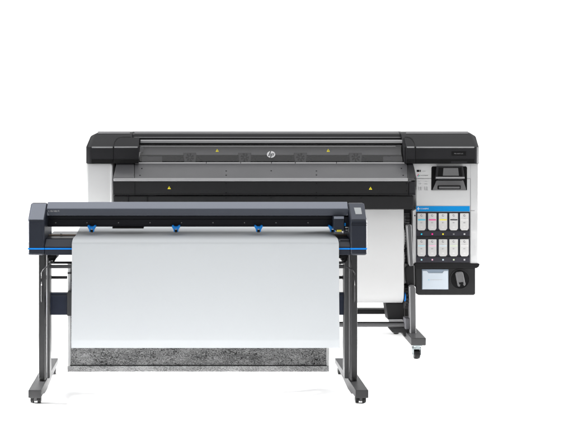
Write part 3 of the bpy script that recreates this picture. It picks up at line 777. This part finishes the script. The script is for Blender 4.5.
# angled arms
m_ = MB(); 
m_.plate([(407.0, 226.4), (408.0, 224.6), (410.8, 224.2), (411.8, 226.0), (413.6, 266), (409.6, 266.5)], *flat(5.95), -.05, 0, .011, 4)
m_.build('upper_arm', 'arm_metal', post)
m_ = MB(); m_.plate([(404.6, 268), (408, 264.8), (414.8, 264.8), (415.4, 286), (409, 287.5), (405.5, 280)], *flat(5.962), -.08, 0, .012, 3); m_.build('arm_joint', 'black_plastic', post)
m_ = MB(); m_.plate([(409.4, 287), (411.4, 285.4), (415.0, 285.8), (416.0, 288), (416.4, 336), (414.8, 339), (411.4, 339), (410.4, 336)], *flat(5.93), -.05, 0, .011, 4)
m_.build('lower_arm', 'arm_metal', post)
m_ = MB(); m_.plate([(385.6, 303), (405, 303), (405, 320.5), (388.2, 320.5)], *flat(6.03), -.1, 0, .006); mo = m_.build('take_up_motor', 'black_plastic', pr)
MB().plate([(388.2, 319.6), (402.8, 319.6), (402.8, 322.4), (389.0, 322.4)], *flat(6.02), -.08, 0, .003).build('motor_plate', 'silver_trim', mo)
m_ = MB(); m_.plate([(389.0, 328.6), (408, 327.0), (411.5, 333), (411.5, 337), (404, 336.8), (402.4, 333.0), (392.6, 332.8)], *flat(5.96), -.06, 0, .006); m_.build('foot_pedal', 'dark_plastic', pr)
MB().pbox(405.4, 410.8, 318.4, 329.5, 5.935, .07, .006).build('rod_clamp', 'hood_strip', pr)
# stand of the printer
MB().pbox(124, 388, 309.2, 314.2, 6.30, .06, .006).build('cross_beam', 'black_plastic', pr)
y_ = 5.97
MB().cyl((X(160, y_), y_, Z(324.9, y_)), (X(408, y_), y_, Z(324.9, y_)), .0125, 20).build('tension_rod', 'arm_metal', pr)
MB().cyl((X(160, y_), y_ + .012, Z(323.0, y_)), (X(408, y_), y_ + .012, Z(323.0, y_)), .006, 12).build('tension_rod', 'black_plastic', pr)
def pfoot(pxf, pxr):
    Y0, Y1 = 5.80, 6.62
    xf, xr = X(pxf, Y0), X(pxr, Y1)
    zt_, zb_ = Z(338, Y0), Z(345.6, Y0)
    w = .098
    f = MB().loop([(xf - w / 2, Y0, zb_), (xf + w / 2, Y0, zb_), (xf + w / 2, Y0, zt_), (xf - w / 2, Y0, zt_)],
                  [(xr - w / 2, Y1, zb_), (xr + w / 2, Y1, zb_), (xr + w / 2, Y1, zt_), (xr - w / 2, Y1, zt_)], .005).build('stand_foot', 'foot_grey', pr)
    return f, xf, xr, zb_
pc0 = None
for (pf, prr, plx) in ((153, 160, 150), (418.6, 393.8, 409.6)):
    f, xf, xr, zb_ = pfoot(pf, prr)
    MB().box(X(plx, 6.2) - .04, X(plx, 6.2) + .04, 6.22, 6.34, .14, 1.0, .006).build('stand_leg', 'black_plastic', pr)
    for yy, k in ((5.86, .07), (6.54, .9)):
        xx = xf + (xr - xf) * k
        if pc0 is None:
            b = MB(); b.box(xx - .030, xx + .030, yy - .03, yy + .03, zb_ - .012, zb_ - .001, .002)
            b.cyl((xx, yy, zb_ - .03), (xx, yy, zb_ - .010), .022, 20)
            for s in (-1, 1): b.box(xx + s * .024 - .002, xx + s * .024 + .002, yy - .022, yy + .030, .025, zb_ - .022, .001)
            b.box(xx - .026, xx + .026, yy - .022, yy + .022, zb_ - .034, zb_ - .024, .002)
            pc0 = b.build('caster', 'caster_steel', f); pc = (xx, yy)
            MB().cyl((xx - .019, yy, .031), (xx + .019, yy, .031), .031, 28, None, .006).build('wheel', 'black_plastic', pc0)
            MB().cyl((xx - .029, yy, .031), (xx + .029, yy, .031), .006, 12).build('axle', 'steel', pc0)
        else:
            c = copy_tree(pc0, f); c.location = (xx - pc[0], yy - pc[1], 0)

# ------------------------------------------------------------------ media hanging from the printer
MY = 5.955
mp = [(6.14, Z(207, MY) + .03), (6.05, Z(207, MY) + .025), (5.985, Z(207, MY) + .008), (MY + .004, Z(209, MY) - .005)]
zc = Z(293.5, MY); rad = .075
for i in range(1, 12): mp.append((MY + .002 * math.sin(i), Z(209, MY) + (zc - Z(209, MY)) * i / 12))
for i in range(0, 15):
    a = math.pi * 1.25 * i / 14
    mp.append((MY + rad - rad * math.cos(a), zc - rad * math.sin(a)))
med = MB().strip(mp, lambda t: (X(150, MY), X(403.8, MY)), .0012).build('printed_media', 'media_white')
tag(med, 'pale grey blank media hanging below the black front panel of the large printer', 'paper')
roll = thing('media_roll', 'rolled end of pale media low under the large printer, beside the toothed hub', 'media roll', (X(277, MY), MY + rad, zc))
MB().cyl((X(151, MY), MY + rad, zc), (X(403.4, MY), MY + rad, zc), rad - .004, 48).build('rolled_media', 'media_white', roll)
MB().cyl((X(146, MY), MY + rad, zc), (X(404.6, MY), MY + rad, zc), .04, 32).build('roll_core', 'dark_plastic', roll)

# ------------------------------------------------------------------ ten ink cartridges
QY = CYF - .005
cart = thing('ink_cartridge', 'x', 'ink cartridge', (X(421.4, QY), QY, Z(230, QY)), 'ink cartridges in the printer bay')
fq = flat(QY)
body = MB().plate([(417.2, 213.2), (425.6, 213.2), (425.6, 228.4), (424.2, 230.2), (418.6, 230.2), (417.2, 228.4)], *fq, -.004, .006, .002).build('cartridge_face', 'cartridge_white', cart)
stripe = MB().rect(417.8, 425.1, 219.2, 220.2, *fq, .004, .0068).build('colour_band', 'cyan', cart)
e = MB(); r0 = 1.15
for k in range(10):
    a0, a1 = 2 * math.pi * k / 12, 2 * math.pi * (k + 1) / 12
    e.plate([(421.3 + r0 * math.cos(a0), 215.4 + r0 * math.sin(a0)), (421.3 + r0 * math.cos(a1), 215.4 + r0 * math.sin(a1)), (421.3 + .6 * math.cos(a1), 215.4 + .6 * math.sin(a1)), (421.3 + .6 * math.cos(a0), 215.4 + .6 * math.sin(a0))], *fq, .004, .0066)
emb = e.build('printed_emblem', 'grey_mark', cart)
lt = lettering(420.2, 422.6, 218.1, 218.7, *fq, .0066, .5, 11).build('lettering', 'pale_mark', cart)
lt2 = lettering(420.4, 422.6, 222.0, 223.0, *fq, .0066, .6, 12).build('lettering', 'grey_mark', cart)
e2 = MB().rect(420.4, 422.4, 226.6, 227.4, *fq, .004, .0064).build('push_mark', 'plain_grey', cart)
names = [('ink cartridge with a bright cyan band, upper row of the printer bay', 'cyan'),
         ('ink cartridge with a strong magenta band, upper row of the printer bay', 'magenta'),
         ('ink cartridge with a bright yellow band, upper row of the printer bay', 'yellow'),
         ('ink cartridge with a black band, upper row of the printer bay', 'black_mark'),
         ('plain ink cartridge without coloured band, at the right end of the upper row', 'plain_grey'),
         ('ink cartridge with a pale cyan band, left end of the lower row', 'light_cyan'),
         ('ink cartridge with a pale pink band, lower row of the printer bay', 'light_magenta'),
         ('ink cartridge with a pale blue grey band, middle of the lower row', 'pale_blue'),
         ('ink cartridge with a pale green band, lower row of the printer bay', 'pale_green'),
         ('plain ink cartridge without coloured band, at the right end of the lower row', 'plain_grey')]
base = cart.location.copy()
for i, (lab, mm_) in enumerate(names):
    o = cart if i == 0 else copy_tree(cart)
    o['label'] = lab
    r_, k = divmod(i, 5)
    o.location = base + Vector((10.72 * k * QY / F, 0, -(26.0 * r_) * QY / F))
    for ch in o.children:
        if ch.name.startswith('colour_band'):
            ch.material_slots[0].link = 'OBJECT'; ch.material_slots[0].material = MATS[mm_]
            if r_: ch.location.z = (26.0 - 25.6) * 0

# ------------------------------------------------------------------ light
w = bpy.data.worlds.new('World'); sc.world = w; w.use_nodes = True
bg = w.node_tree.nodes['Background']; bg.inputs['Color'].default_value = (1, 1, 1, 1); bg.inputs['Strength'].default_value = 0.30
def area(name, loc, target, sx, sy, power, spread=180):
    l = bpy.data.lights.new(name, 'AREA'); l.shape = 'RECTANGLE'; l.size = sx; l.size_y = sy; l.energy = power; l.spread = R(spread)
    o = bpy.data.objects.new(name, l); COL.objects.link(o); o.location = loc
    o.rotation_euler = (Vector(target) - Vector(loc)).to_track_quat('-Z', 'Y').to_euler()
    return o
area('overhead_softbox', (0.4, 5.4, 4.2), (0.4, 5.5, 0), 9, 8, 310)
area('front_softbox', (-1.0, -1.5, 3.2), (0.4, 5.5, 0.9), 4, 2.5, 12)
area('side_softbox', (-2.7, 5.30, 0.62), (0.2, 5.18, 0.0), 0.8, 1.0, 120, 60)
area('side_softbox', (3.5, 6.15, 0.9), (0.6, 5.1, 0.0), 0.5, 1.4, 72, 60)
area('backdrop_light', (0.4, 7.6, 4.6), (0.4, 10.2, 1.2), 9, 1.2, 190)

cam = bpy.data.cameras.new('Camera'); co = bpy.data.objects.new('Camera', cam); COL.objects.link(co)
co.location = (0, 0, H); co.rotation_euler = (R(90), 0, 0)
cam.sensor_width = 36; cam.lens = 36 * F / 573; cam.clip_end = 200; cam.clip_start = .05
cam.shift_x = (286.5 - CX) / 573; cam.shift_y = (CY - 215) / 573
sc.camera = co
sc.view_settings.view_transform = 'Standard'; sc.view_settings.look = 'None'
sc.view_settings.exposure = 0.24; sc.view_settings.gamma = 1
